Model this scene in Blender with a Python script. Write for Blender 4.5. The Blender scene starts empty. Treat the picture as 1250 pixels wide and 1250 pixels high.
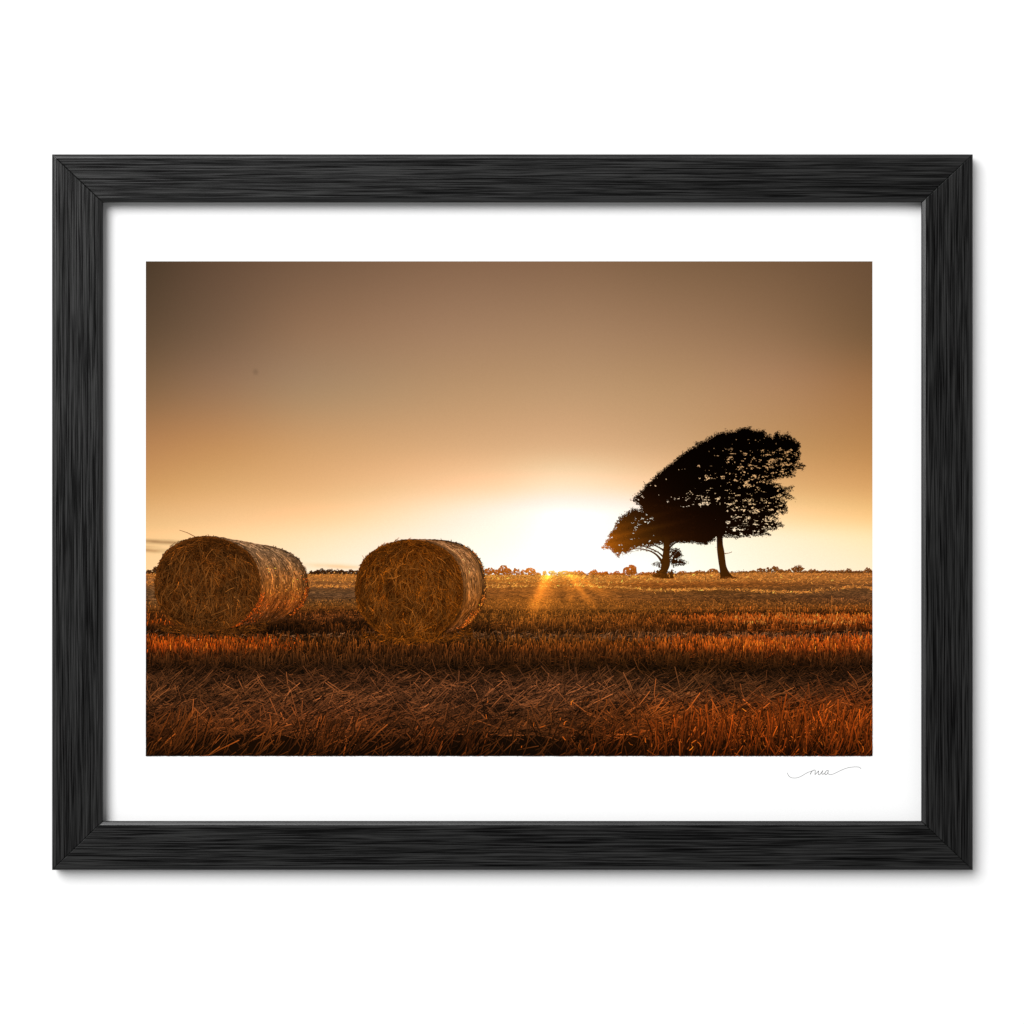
# A black-framed photographic print (straw bales and windswept trees at sunset) hanging on a white wall.
import bpy, math
import numpy as np

rng = np.random.default_rng(11)
C = bpy.context.scene.collection
S = 0.0007            # metres per photograph pixel
ZC = 1.5              # hanging height of the picture's middle
D_FRONT = 27.0        # frame depth in px units
PAPER = 7.0           # paper surface above the wall, px units
LENS = 100.0
DIST = 1250 * S * LENS / 36.0           # camera to the frame's front plane
FP = (DIST + (D_FRONT - PAPER) * S) / DIST   # real size of the sheet lying behind the front plane
GAIN = 1.31           # radiance of a white surface under the lamps (used to choose ink densities)
WHITE = 0.86


def lin(c):
    c = np.asarray(c, float) / 255.0
    return np.where(c <= 0.04045, c / 12.92, ((np.maximum(c, 0) + 0.055) / 1.055) ** 2.4)


def ink(c):
    """ink density (linear albedo) for a printed sRGB colour 0..255"""
    c = np.clip(np.asarray(c, float), 0, 255)
    lift = 1 + 0.12 * np.clip((c - 244) / 11, 0, 1) ** 2          # paper white shows through where nothing is printed
    return np.clip(lin(c) / GAIN * lift, 0.0, WHITE)


# ------------------------------------------------------------------ materials
def new_mat(name):
    m = bpy.data.materials.new(name)
    m.use_nodes = True
    nt = m.node_tree
    for n in list(nt.nodes):
        nt.nodes.remove(n)
    out = nt.nodes.new('ShaderNodeOutputMaterial')
    b = nt.nodes.new('ShaderNodeBsdfPrincipled')
    nt.links.new(b.outputs[0], out.inputs[0])
    return m, nt, b


def mat_paint(name, col, rough, spec, bump_scale, bump):
    m, nt, b = new_mat(name)
    tc = nt.nodes.new('ShaderNodeTexCoord')
    no = nt.nodes.new('ShaderNodeTexNoise')
    no.inputs['Scale'].default_value = bump_scale
    no.inputs['Detail'].default_value = 4
    nt.links.new(tc.outputs['Object'], no.inputs['Vector'])
    bp = nt.nodes.new('ShaderNodeBump')
    bp.inputs['Strength'].default_value = bump
    bp.inputs['Distance'].default_value = 0.0003
    nt.links.new(no.outputs[0], bp.inputs['Height'])
    nt.links.new(bp.outputs[0], b.inputs['Normal'])
    mr = nt.nodes.new('ShaderNodeMapRange')
    mr.inputs['To Min'].default_value = 0.985
    mr.inputs['To Max'].default_value = 1.015
    nt.links.new(no.outputs[0], mr.inputs['Value'])
    mx = nt.nodes.new('ShaderNodeVectorMath')
    mx.operation = 'SCALE'
    mx.inputs[0].default_value = col
    nt.links.new(mr.outputs[0], mx.inputs['Scale'])
    nt.links.new(mx.outputs[0], b.inputs['Base Color'])
    b.inputs['Roughness'].default_value = rough
    b.inputs['Specular IOR Level'].default_value = spec
    return m


def mat_print():
    m, nt, b = new_mat('printed_ink')
    at = nt.nodes.new('ShaderNodeAttribute')
    at.attribute_name = 'ink'
    tc = nt.nodes.new('ShaderNodeTexCoord')
    no = nt.nodes.new('ShaderNodeTexWhiteNoise')
    sn = nt.nodes.new('ShaderNodeVectorMath')       # fine print grain, one cell per dot
    sn.operation = 'SNAP'
    sn.inputs[1].default_value = (0.0005, 0.05, 0.0005)
    nt.links.new(tc.outputs['Object'], sn.inputs[0])
    nt.links.new(sn.outputs[0], no.inputs['Vector'])
    mr = nt.nodes.new('ShaderNodeMapRange')
    mr.inputs['To Min'].default_value = 0.975
    mr.inputs['To Max'].default_value = 1.025
    nt.links.new(no.outputs['Value'], mr.inputs['Value'])
    mx = nt.nodes.new('ShaderNodeVectorMath')
    mx.operation = 'SCALE'
    nt.links.new(at.outputs['Color'], mx.inputs[0])
    nt.links.new(mr.outputs[0], mx.inputs['Scale'])
    nt.links.new(mx.outputs[0], b.inputs['Base Color'])
    b.inputs['Roughness'].default_value = 0.9
    b.inputs['Specular IOR Level'].default_value = 0.0
    return m


def mat_wood(name, along, polished=False):
    m, nt, b = new_mat(name)
    tc = nt.nodes.new('ShaderNodeTexCoord')
    oi = nt.nodes.new('ShaderNodeObjectInfo')
    off = nt.nodes.new('ShaderNodeVectorMath')
    off.operation = 'SCALE'
    off.inputs[0].default_value = (7.3, 2.1, 5.7)
    nt.links.new(oi.outputs['Random'], off.inputs['Scale'])
    add = nt.nodes.new('ShaderNodeVectorMath')
    nt.links.new(tc.outputs['Object'], add.inputs[0])
    nt.links.new(off.outputs[0], add.inputs[1])

    def grain(long_f, cross_f, detail, dist):
        mp = nt.nodes.new('ShaderNodeMapping')
        mp.inputs['Scale'].default_value = (long_f, cross_f, cross_f) if along == 'x' else (cross_f, cross_f, long_f)
        nt.links.new(add.outputs[0], mp.inputs['Vector'])
        n = nt.nodes.new('ShaderNodeTexNoise')
        n.inputs['Scale'].default_value = 1.0
        n.inputs['Detail'].default_value = detail
        n.inputs['Roughness'].default_value = 0.50
        n.inputs['Distortion'].default_value = dist
        nt.links.new(mp.outputs[0], n.inputs['Vector'])
        return n.outputs[0]
    g1 = grain(10, 760, 6, 0.9)
    g2 = grain(20, 2100, 3, 0.5)
    mixn = nt.nodes.new('ShaderNodeMath')
    mixn.operation = 'MULTIPLY_ADD'
    nt.links.new(g2, mixn.inputs[0])
    mixn.inputs[1].default_value = 0.5
    half = nt.nodes.new('ShaderNodeMath')
    half.operation = 'MULTIPLY'
    nt.links.new(g1, half.inputs[0])
    half.inputs[1].default_value = 0.5
    nt.links.new(half.outputs[0], mixn.inputs[2])
    rp = nt.nodes.new('ShaderNodeValToRGB')
    e = rp.color_ramp.elements
    e[0].position, e[0].color = 0.42, (0.0008, 0.0008, 0.0008, 1)
    e[1].position, e[1].color = 0.58, (0.0175, 0.0175, 0.0172, 1)
    k = rp.color_ramp.elements.new(0.49)
    k.color = (0.0050, 0.0050, 0.0050, 1)
    nt.links.new(mixn.outputs[0], rp.inputs[0])
    nt.links.new(rp.outputs[0], b.inputs['Base Color'])
    bp = nt.nodes.new('ShaderNodeBump')
    bp.inputs['Strength'].default_value = 0.35
    bp.inputs['Distance'].default_value = 0.0006
    nt.links.new(mixn.outputs[0], bp.inputs['Height'])
    nt.links.new(bp.outputs[0], b.inputs['Normal'])
    b.inputs['Roughness'].default_value = 0.36
    if polished:                      # the planed edges: less open grain, more sheen
        e[0].color, k.color, e[1].color = (0.001, 0.001, 0.001, 1), (0.003, 0.003, 0.003, 1), (0.008, 0.008, 0.008, 1)
        b.inputs['Specular IOR Level'].default_value = 0.42
        b.inputs['Roughness'].default_value = 0.30
        return m
    sp = nt.nodes.new('ShaderNodeMapRange')
    sp.inputs['From Min'].default_value = 0.42
    sp.inputs['From Max'].default_value = 0.58
    sp.inputs['To Min'].default_value = 0.03
    sp.inputs['To Max'].default_value = 0.17
    nt.links.new(mixn.outputs[0], sp.inputs['Value'])
    nt.links.new(sp.outputs[0], b.inputs['Specular IOR Level'])
    return m


M_WALL = mat_paint('white_wall_paint', (WHITE, WHITE, WHITE), 0.9, 0.0, 300, 0.05)
M_PAPER = mat_paint('white_art_paper', (WHITE, WHITE, WHITE), 0.9, 0.0, 900, 0.03)
M_INK = mat_print()
M_WOOD_X = mat_wood('black_stained_wood_horizontal', 'x')
M_WOOD_Z = mat_wood('black_stained_wood_vertical', 'z')
M_EDGE_X = mat_wood('planed_wood_edge_horizontal', 'x', True)
M_EDGE_Z = mat_wood('planed_wood_edge_vertical', 'z', True)


# ------------------------------------------------------------------ geometry helpers
def to_world(px, py, d):
    """photo px, px, depth above the wall in px units -> coordinates relative to the picture's root"""
    return np.stack([(px - 625.0) * S, -d * S, (625.0 - py) * S], axis=-1)


def link(name, me, mat, parent=None):
    o = bpy.data.objects.new(name, me)
    C.objects.link(o)
    me.materials.append(mat)
    o.parent = parent
    return o


def mesh_np(name, V, F, cols=None):
    me = bpy.data.meshes.new(name)
    n = F.shape[1]
    me.vertices.add(len(V))
    me.vertices.foreach_set('co', V.astype(np.float32).ravel())
    me.loops.add(F.size)
    me.loops.foreach_set('vertex_index', F.astype(np.int32).ravel())
    me.polygons.add(len(F))
    me.polygons.foreach_set('loop_start', (np.arange(len(F)) * n).astype(np.int32))
    me.polygons.foreach_set('loop_total', np.full(len(F), n, np.int32))
    me.update(calc_edges=True)
    me.shade_flat()
    if cols is not None:
        a = me.attributes.new('ink', 'FLOAT_COLOR', 'POINT')
        rgba = np.ones((len(V), 4), np.float32)
        rgba[:, :3] = cols
        a.data.foreach_set('color', rgba.ravel())
    return me


class Art:
    """flat printed artwork: px coordinates, a layer height in micrometres and an ink colour per vertex"""

    def __init__(self):
        self.P, self.Z, self.K, self.F, self.n = [], [], [], [], 0

    def add(self, x, y, z, col, F):
        x = np.clip(x, 178.0, 1065.0)
        y = np.clip(y, 319.0, 923.0)
        self.P.append(np.stack([x, y], -1))
        self.Z.append(np.broadcast_to(np.asarray(z, float), x.shape))
        self.K.append(ink(col))
        self.F.append(F + self.n)
        self.n += len(x)

    def grid(self, X, Y, z, col):
        h, w = X.shape
        i = np.arange(h * w).reshape(h, w)
        F = np.stack([i[:-1, :-1], i[1:, :-1], i[1:, 1:], i[:-1, 1:]], -1).reshape(-1, 4)
        self.add(X.ravel(), Y.ravel(), z, col.reshape(-1, 3), F)

    def strips(self, x0, y0, x1, y1, w0, w1, bend, c0, c1, z, cm=None):
        """curved tapering straws, three cross-sections each"""
        n = len(x0)
        dx, dy = x1 - x0, y1 - y0
        L = np.hypot(dx, dy) + 1e-9
        nx, ny = -dy / L, dx / L
        xm, ym = (x0 + x1) / 2 + nx * bend * L, (y0 + y1) / 2 + ny * bend * L
        wm = (w0 + w1) / 2
        X = np.stack([x0 + nx * w0 / 2, x0 - nx * w0 / 2, xm + nx * wm / 2, xm - nx * wm / 2, x1 + nx * w1 / 2, x1 - nx * w1 / 2], 1)
        Y = np.stack([y0 + ny * w0 / 2, y0 - ny * w0 / 2, ym + ny * wm / 2, ym - ny * wm / 2, y1 + ny * w1 / 2, y1 - ny * w1 / 2], 1)
        if cm is None:
            cm = (c0 + c1) / 2
        K = np.stack([c0, c0, cm, cm, c1, c1], 1)
        Z = np.repeat(np.asarray(z)[:, None], 6, 1)
        b = (np.arange(n) * 6)[:, None]
        F = np.concatenate([b + np.array([[0, 1, 3, 2]]), b + np.array([[2, 3, 5, 4]])], 0)
        self.add(X.ravel(), Y.ravel(), Z.ravel(), K.reshape(-1, 3), F)

    def leaves(self, x, y, r, col, z, flat=0.75):
        n = len(x)
        a0 = rng.uniform(0, 2 * np.pi, n)
        A = a0[:, None] + np.array([0, 1.4, 3.0, 4.6])[None, :] + rng.normal(0, .3, (n, 4))
        R = r[:, None] * rng.uniform(.6, 1.25, (n, 4))
        X = x[:, None] + np.cos(A) * R
        Y = y[:, None] + np.sin(A) * R * flat
        K = np.repeat(col[:, None, :], 4, 1)
        Z = np.repeat(np.asarray(z)[:, None], 4, 1)
        F = (np.arange(n) * 4)[:, None] + np.array([[0, 1, 2, 3]])
        self.add(X.ravel(), Y.ravel(), Z.ravel(), K.reshape(-1, 3), F)

    def build(self, name, parent, label=None):
        P = np.concatenate(self.P)
        Z = np.concatenate(self.Z)
        px, py = 625 + (P[:, 0] - 625) * FP, 625 + (P[:, 1] - 625) * FP
        V = to_world(px, py, PAPER + Z * 1e-6 / S)
        o = link(name, mesh_np(name, V, np.concatenate(self.F), np.concatenate(self.K)), M_INK, parent)
        if label:
            o['label'] = label
        return o


# ------------------------------------------------------------------ noise and interpolation
def vnoise(x, y, seed=0):
    """smooth value noise, 0..1"""
    def h(i, j):
        v = np.sin(i * 127.1 + j * 311.7 + seed * 74.7) * 43758.5453
        return v - np.floor(v)
    x, y = np.asarray(x, float), np.asarray(y, float)
    i, j = np.floor(x), np.floor(y)
    u, v = x - i, y - j
    u, v = u * u * (3 - 2 * u), v * v * (3 - 2 * v)
    return (h(i, j) * (1 - u) + h(i + 1, j) * u) * (1 - v) + (h(i, j + 1) * (1 - u) + h(i + 1, j + 1) * u) * v


def fbm(x, y, seed=0):
    return (vnoise(x, y, seed) + .5 * vnoise(2.03 * x, 2.03 * y, seed + 1) + .25 * vnoise(4.1 * x, 4.1 * y, seed + 2)) / 1.75


def pchip(xk, Yk, x):
    """monotone cubic through knots; Yk is (n, ...), result is x.shape + rest"""
    xk, Yk = np.asarray(xk, float), np.asarray(Yk, float)
    h = np.diff(xk)
    hs = h.reshape((-1,) + (1,) * (Yk.ndim - 1))
    d = np.diff(Yk, axis=0) / hs
    m = np.zeros_like(Yk)
    m[0], m[-1] = d[0], d[-1]
    p = d[:-1] * d[1:]
    with np.errstate(divide='ignore', invalid='ignore'):
        hm = 2 * p / (d[:-1] + d[1:])
    m[1:-1] = np.where(p > 0, np.nan_to_num(hm), 0)
    i = np.clip(np.searchsorted(xk, x) - 1, 0, len(xk) - 2)
    hh = h[i]
    t = np.clip((x - xk[i]) / hh, 0, 1)
    sh = x.shape + (1,) * (Yk.ndim - 1)
    t, hh = t.reshape(sh), hh.reshape(sh)
    return ((2 * t**3 - 3 * t**2 + 1) * Yk[i] + (t**3 - 2 * t**2 + t) * hh * m[i]
            + (-2 * t**3 + 3 * t**2) * Yk[i + 1] + (t**3 - t**2) * hh * m[i + 1])


def table(xk, yk, T, x, y):
    """T[row y][col x] -> colours at points; smooth in both directions"""
    T = np.asarray(T, float)
    rows = np.stack([pchip(xk, T[r], x) for r in range(len(yk))], 0)     # rows, n, 3
    i = np.clip(np.searchsorted(yk, y) - 1, 0, len(yk) - 2)
    yk = np.asarray(yk, float)
    n = np.arange(len(x))
    h = np.diff(yk)
    d = np.diff(rows, axis=0) / h[:, None, None]
    m = np.zeros_like(rows)
    m[0], m[-1] = d[0], d[-1]
    p = d[:-1] * d[1:]
    with np.errstate(divide='ignore', invalid='ignore'):
        m[1:-1] = np.where(p > 0, np.nan_to_num(2 * p / (d[:-1] + d[1:])), 0)
    t = np.clip((y - yk[i]) / h[i], 0, 1)[:, None]
    hh = h[i][:, None]
    return ((2 * t**3 - 3 * t**2 + 1) * rows[i, n] + (t**3 - 2 * t**2 + t) * hh * m[i, n]
            + (-2 * t**3 + 3 * t**2) * rows[i + 1, n] + (t**3 - t**2) * hh * m[i + 1, n])


def inside(poly, x, y):
    poly = np.asarray(poly, float)
    r = np.zeros(x.shape, bool)
    j = len(poly) - 1
    for i in range(len(poly)):
        xi, yi = poly[i]
        xj, yj = poly[j]
        c = ((yi > y) != (yj > y)) & (x < (xj - xi) * (y - yi) / (yj - yi + 1e-12) + xi)
        r ^= c
        j = i
    return r


def edge_dist(poly, x, y):
    poly = np.asarray(poly, float)
    d = np.full(x.shape, 1e9)
    for a, b in zip(poly, np.roll(poly, -1, 0)):
        ab = b - a
        t = np.clip(((x - a[0]) * ab[0] + (y - a[1]) * ab[1]) / (ab @ ab + 1e-12), 0, 1)
        d = np.minimum(d, np.hypot(x - a[0] - t * ab[0], y - a[1] - t * ab[1]))
    return d


# ------------------------------------------------------------------ the wall and the frame
wall_me = mesh_np('wall', np.array([[-5, 0, -1.5], [5, 0, -1.5], [5, 0, 4.5], [-5, 0, 4.5]], float), np.array([[0, 1, 2, 3]]))
wall = link('wall', wall_me, M_WALL)
wall['kind'] = 'structure'
wall['label'] = 'plain white wall behind the framed print'

root = bpy.data.objects.new('framed_print', None)
C.objects.link(root)
root.location = (0, 0, ZC)
root.empty_display_size = 0.1
root['label'] = 'black wooden picture frame holding a sunset print of straw bales and windswept trees'
root['category'] = 'framed picture'

OUT = np.array([[63, 188], [1188, 188], [1188, 1062.5], [63, 1062.5]], float)
INN = np.array([[125.5, 247], [1125, 247], [1125, 1002.5], [125.5, 1002.5]], float)
PROF = [(0, 0.4), (0, 23.6), (0.3, 24.6), (1.0, 25.3), (2.4, 26.0), (4.4, 26.7), (5.4, 27.0), (30, 26.9), (57.6, 27.0), (58.6, 26.7),
        (60.6, 25.9), (62.0, 25.2), (62.5, 24.4), (62.5, 23.4), (59.6, 8.4), (57.0, 8.4), (57.0, 0.4)]


def rail(i, mat, edge):
    j = (i + 1) % 4
    axis = (OUT[j] - OUT[i]) / np.linalg.norm(OUT[j] - OUT[i])
    stations = []
    L = None
    for k, (t, low) in enumerate([(0.06, 0.75), (0.55, 0.12), (1.1, 0.0), (-1.1, 0.0), (-0.55, 0.12), (-0.06, 0.75)]):
        ring = []
        for (u, d) in PROF:
            f = u / 62.5
            p = (OUT[i] * (1 - f) + INN[i] * f) if t > 0 else (OUT[j] * (1 - f) + INN[j] * f)
            p = p + axis * t
            ring.append(to_world(p[0], p[1], d - (low if d > 19 else 0)))
        stations.append(ring)
    # extra stations along the rail keep the shading even
    n = len(PROF)
    V = np.array([v for r in stations for v in r])
    F = []
    for s in range(len(stations) - 1):
        for k in range(n):
            q = (k + 1) % n
            F.append([s * n + k, s * n + q, (s + 1) * n + q, (s + 1) * n + k])
    me = bpy.data.meshes.new('frame_rail')
    caps = [list(range(n))[::-1], [(len(stations) - 1) * n + k for k in range(n)]]
    me.from_pydata([tuple(v) for v in V], [], F + caps)
    import bmesh
    bm = bmesh.new()
    bm.from_mesh(me)
    bmesh.ops.recalc_face_normals(bm, faces=bm.faces)
    bm.to_mesh(me)
    bm.free()
    me.shade_flat()
    o = link('frame_rail', me, mat, root)
    me.materials.append(edge)
    for p in me.polygons:
        if len(p.vertices) == 4:
            us = [PROF[v % n][0] for v in p.vertices]
            if (min(us) >= 0.3 and max(us) <= 5.4) or (min(us) >= 57.6 and max(us) <= 62.5 and min(PROF[v % n][1] for v in p.vertices) > 24):
                p.material_index = 1
    return o


for i in range(4):
    rail(i, *((M_WOOD_X, M_EDGE_X) if i % 2 == 0 else (M_WOOD_Z, M_EDGE_Z)))

# the sheet: a white paper with wide margins, its edges tucked into the rabbet
x0, x1, y0, y1 = 121.5, 1129.0, 243.0, 1006.5
d0, d1 = PAPER - 2.2, PAPER
cs = [(x0, y0), (x1, y0), (x1, y1), (x0, y1)]
V = np.array([to_world(x, y, d) for d in (d0, d1) for x, y in cs])
F = np.array([[0, 1, 2, 3], [7, 6, 5, 4], [0, 4, 5, 1], [1, 5, 6, 2], [2, 6, 7, 3], [3, 7, 4, 0]])
paper = link('paper_sheet', mesh_np('paper_sheet', V, F), M_PAPER, root)
paper['label'] = 'white paper sheet with wide blank margins round the printed picture'

# ------------------------------------------------------------------ printed sky
SX = [178, 262, 393, 601, 690, 800, 930, 1065]
SY = [319, 400, 470, 540, 590, 630, 660, 690, 706]
SKY = [
    [(76, 59, 43), (98, 74, 56), (120, 91, 69), (136, 103, 78), (136, 103, 77), (130, 99, 72), (122, 92, 66), (108, 80, 57)],
    [(97, 75, 55), (118, 91, 69), (148, 114, 86), (164, 128, 97), (165, 129, 97), (160, 124, 92), (148, 113, 82), (122, 91, 62)],
    [(132, 100, 70), (150, 115, 85), (170, 137, 103), (188, 149, 110), (190, 151, 112), (186, 147, 107), (178, 136, 98), (160, 115, 74)],
    [(182, 131, 84), (193, 142, 92), (208, 160, 111), (220, 174, 128), (222, 177, 132), (214, 170, 125), (200, 153, 103), (190, 138, 84)],
    [(210, 156, 98), (220, 168, 110), (234, 182, 127), (254, 215, 168), (255, 231, 193), (252, 214, 168), (232, 182, 124), (222, 166, 104)],
    [(236, 186, 126), (246, 196, 138), (254, 212, 157), (255, 249, 232), (255, 255, 255), (255, 252, 240), (255, 226, 172), (252, 208, 140)],
    [(254, 208, 146), (255, 218, 160), (255, 233, 190), (255, 253, 243), (255, 255, 255), (255, 254, 245), (255, 248, 216), (255, 239, 188)],
    [(254, 214, 156), (255, 224, 172), (255, 242, 208), (255, 255, 250), (255, 255, 255), (255, 255, 252), (255, 250, 226), (255, 244, 204)],
    [(254, 218, 160), (255, 228, 178), (255, 244, 212), (255, 255, 252), (255, 255, 255), (255, 255, 254), (255, 252, 232), (255, 246, 208)],
]


def sky_col(x, y):
    c = table(SX, SY, SKY, x, y)
    # thin dark cloud streaks low on the left, pale bank right of the first bale
    for cx, cy, rx, ry, col, a in ((196, 661.5, 40, 2.6, (150, 108, 68), .62), (183, 672, 28, 2.6, (172, 122, 76), .5),
                                   (172, 667, 20, 1.5, (190, 140, 92), .4), (412, 691.5, 40, 3.2, (255, 218, 170), .85),
                                   (345, 625, 10, .6, (255, 225, 180), .35), (283, 625, 5, .7, (255, 222, 170), .5),
                                   (530, 577, 18, .7, (240, 196, 148), .25)):
        e = ((x - cx) / rx) ** 2 + ((y - cy - .04 * (x - cx)) / ry) ** 2
        a_ = (a * np.exp(-e ** 1.1) * (.7 + .6 * vnoise(x / 9, y / 2, 5)))[:, None]
        c = c * (1 - a_) + np.array(col) * a_
    # faint round mark high in the sky
    a_ = (.10 * np.exp(-(((x - 312) ** 2 + (y - 454) ** 2) / 12.0) ** 2))[:, None]
    return c * (1 - a_)


sky = Art()
gx = np.linspace(178, 1065, 445)
gy = np.concatenate([np.linspace(319, 640, 120)[:-1], np.linspace(640, 707, 56)])
X, Y = np.meshgrid(gx, gy)
sky.grid(X, Y, 20.0, sky_col(X.ravel(), Y.ravel()).reshape(X.shape + (3,)))
sky.build('printed_sky', paper, 'printed evening sky fading from brown to white glow above the horizon')

SUN = (676.0, 697.0)
ZK = 3.0   # micrometres of layer height per px towards the viewer


def zf(y):
    return 110.0 + (np.asarray(y) - 697.0) * ZK


# ------------------------------------------------------------------ printed hedgerow
def horizon(x):
    return np.interp(x, [178, 440, 600, 800, 830, 900, 1065], [701.3, 701.6, 702.6, 702.8, 701.5, 699.2, 700.0])


def hedge_col(x, y):
    k = [178, 384, 440, 590, 625, 655, 668, 690, 712, 750, 800, 870, 930, 1000, 1065]
    T = [(66, 36, 13), (58, 32, 12), (66, 36, 13), (166, 86, 20), (182, 98, 26), (216, 128, 40), (255, 196, 96), (250, 176, 76), (206, 118, 34),
         (176, 90, 22), (172, 92, 26), (142, 80, 28), (124, 70, 25), (126, 72, 28), (112, 64, 26)]
    return pchip(k, np.array(T, float), x)


hedge = Art()
CL = [  # x0, x1, top, density
    (178, 187, 694.5, 1), (186, 200, 689, 1), (369, 373, 694, 1), (377.5, 382, 695.3, 1), (380, 392, 697, 1), (384, 402, 694, 1), (396, 412, 694.3, 1),
    (408, 422, 693.8, 1), (420, 440, 694.6, 1), (590, 604, 692.8, .8), (602, 612, 695, .8), (609, 622, 689.4, .75), (618, 626, 693.5, .6), (626, 635, 692.4, .6),
    (635, 641, 694.4, .5), (640, 654, 693, .8), (652, 660, 698, 1), (662, 668, 696, .6), (669, 678, 695.6, .5), (677, 690, 697, .6), (683, 702, 696.4, .8),
    (696, 715, 695.4, .9), (719, 730, 694.6, 1), (730, 743, 697, 1), (738, 742, 695.8, 1), (743, 750, 698.6, 1), (748, 758, 696.4, 1), (757, 764, 698.8, 1),
    (761, 778, 690.3, .75), (766, 777, 689.2, .8), (778, 790, 698, 1), (786, 802, 697.2, 1), (800, 826, 699, 1), (827, 838, 696.3, 1), (838, 850, 698, 1),
    (847, 858, 695.2, 1), (855, 866, 697, 1), (863, 877, 693, 1), (900, 916, 697.4, 1), (914, 924, 695.8, 1), (924, 935, 693.4, .7), (935, 941, 692.2, .6),
    (941, 951, 690.4, .6), (947, 957, 694, 1), (955, 963, 696, 1), (959, 966, 694, 1), (967, 981, 689.4, .7), (979, 988, 696, 1), (986, 1000, 694.4, 1),
    (998, 1020, 696, 1), (1016, 1034, 695.4, 1), (1032, 1040, 693.4, .9), (1038, 1058, 696, 1), (1054, 1065, 692.6, .9)]
for (a, b, top, dens) in CL:
    base = horizon((a + b) / 2)
    top = base - (base - top) * .88
    n = int((b - a) * max(base - top, 3) * 4.0 * dens)
    u = rng.uniform(-1, 1, n)
    v = rng.uniform(0, 1, n) ** .8
    if dens < .85:                   # a small tree: rounded, broken crown on a stem
        th_, r_ = rng.uniform(0, 2 * np.pi, n), np.sqrt(rng.uniform(0, 1, n))
        wob_ = .62 + .7 * vnoise(th_ * 1.6, a * .37, 17)
        x = (a + b) / 2 + np.cos(th_) * r_ * wob_ * (b - a) / 2
        y = top + (base - top) * .42 + np.sin(th_) * r_ * wob_ * (base - top) * .46
        v = (y - top) / (base - top)
        kk = vnoise(x / 1.9, y / 1.6, 15) > .18
        x, y, v = x[kk], y[kk], v[kk]
        st_ = rng.uniform(0, 1, 12)
        x = np.append(x, (a + b) / 2 + rng.normal(0, .5, 12))
        y = np.append(y, top + (base - top) * (.5 + .5 * st_))
        v = np.append(v, np.ones(12))
        n = len(x)
    else:
        x = (a + b) / 2 + u * (b - a) / 2
        y = base - (base - top) * (1 - v) * (1 - .55 * np.abs(u) ** 2.6) * (.8 + .35 * vnoise(x / 2.2, a, 16)) + rng.normal(0, .25, n)
    y = np.minimum(y, base)
    col = hedge_col(x, y) * (rng.normal(1, .10, n) * (1.08 - .22 * v))[:, None]
    hedge.leaves(x, y, rng.uniform(.45, 1.0, n), col, 60 + rng.uniform(0, 20, n), .9)
# low continuous foot of the hedge
x = rng.uniform(178, 1065, 3600)
keep = ~((x > 655) & (x < 682) & (rng.uniform(0, 1, 3600) < .75)) & ~((x > 205) & (x < 360))
x = x[keep]
y = horizon(x) - np.abs(rng.normal(0, 1.0, len(x)))
hedge.leaves(x, y, rng.uniform(.5, 1.1, len(x)), hedge_col(x, y) * rng.normal(.86, .1, len(x))[:, None], 82 + rng.uniform(0, 10, len(x)), .7)
# bare trunks of the small trees on the right
for (bx, by, tx, ty, w) in ((933, 699, 934, 694, 1.6), (932, 696, 927, 694, .8), (941, 700, 941.5, 694, 1.6), (943, 699, 947, 692, 1.0), (938, 695, 936, 693, .7),
                            (975, 699, 974, 692, 2.0), (974, 694, 970, 690.5, 1.0), (975, 694, 979, 690.5, 1.0), (771, 702, 771, 695, 1.3), (777, 702, 776.6, 694, .9), (1035, 699, 1035.5, 694, 1.6)):
    c = hedge_col(np.array([bx]), None) * .72
    hedge.strips(np.array([bx]), np.array([by]), np.array([tx]), np.array([ty]), np.array([w]), np.array([w * .7]), np.zeros(1), c, c, np.array([95.0]))
# small gaps of light through the left-hand wood
gxs = np.array([402, 408, 417.5, 433.5])
hedge.leaves(gxs, np.array([699.4, 698.8, 699.7, 698.5]), np.array([.9, 1.1, .9, .8]), np.tile([[238, 168, 92]], (4, 1)).astype(float), np.full(4, 96.0), 1.1)
hedge.build('printed_hedgerow', paper, 'printed line of small distant trees and hedges along the horizon')

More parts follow.
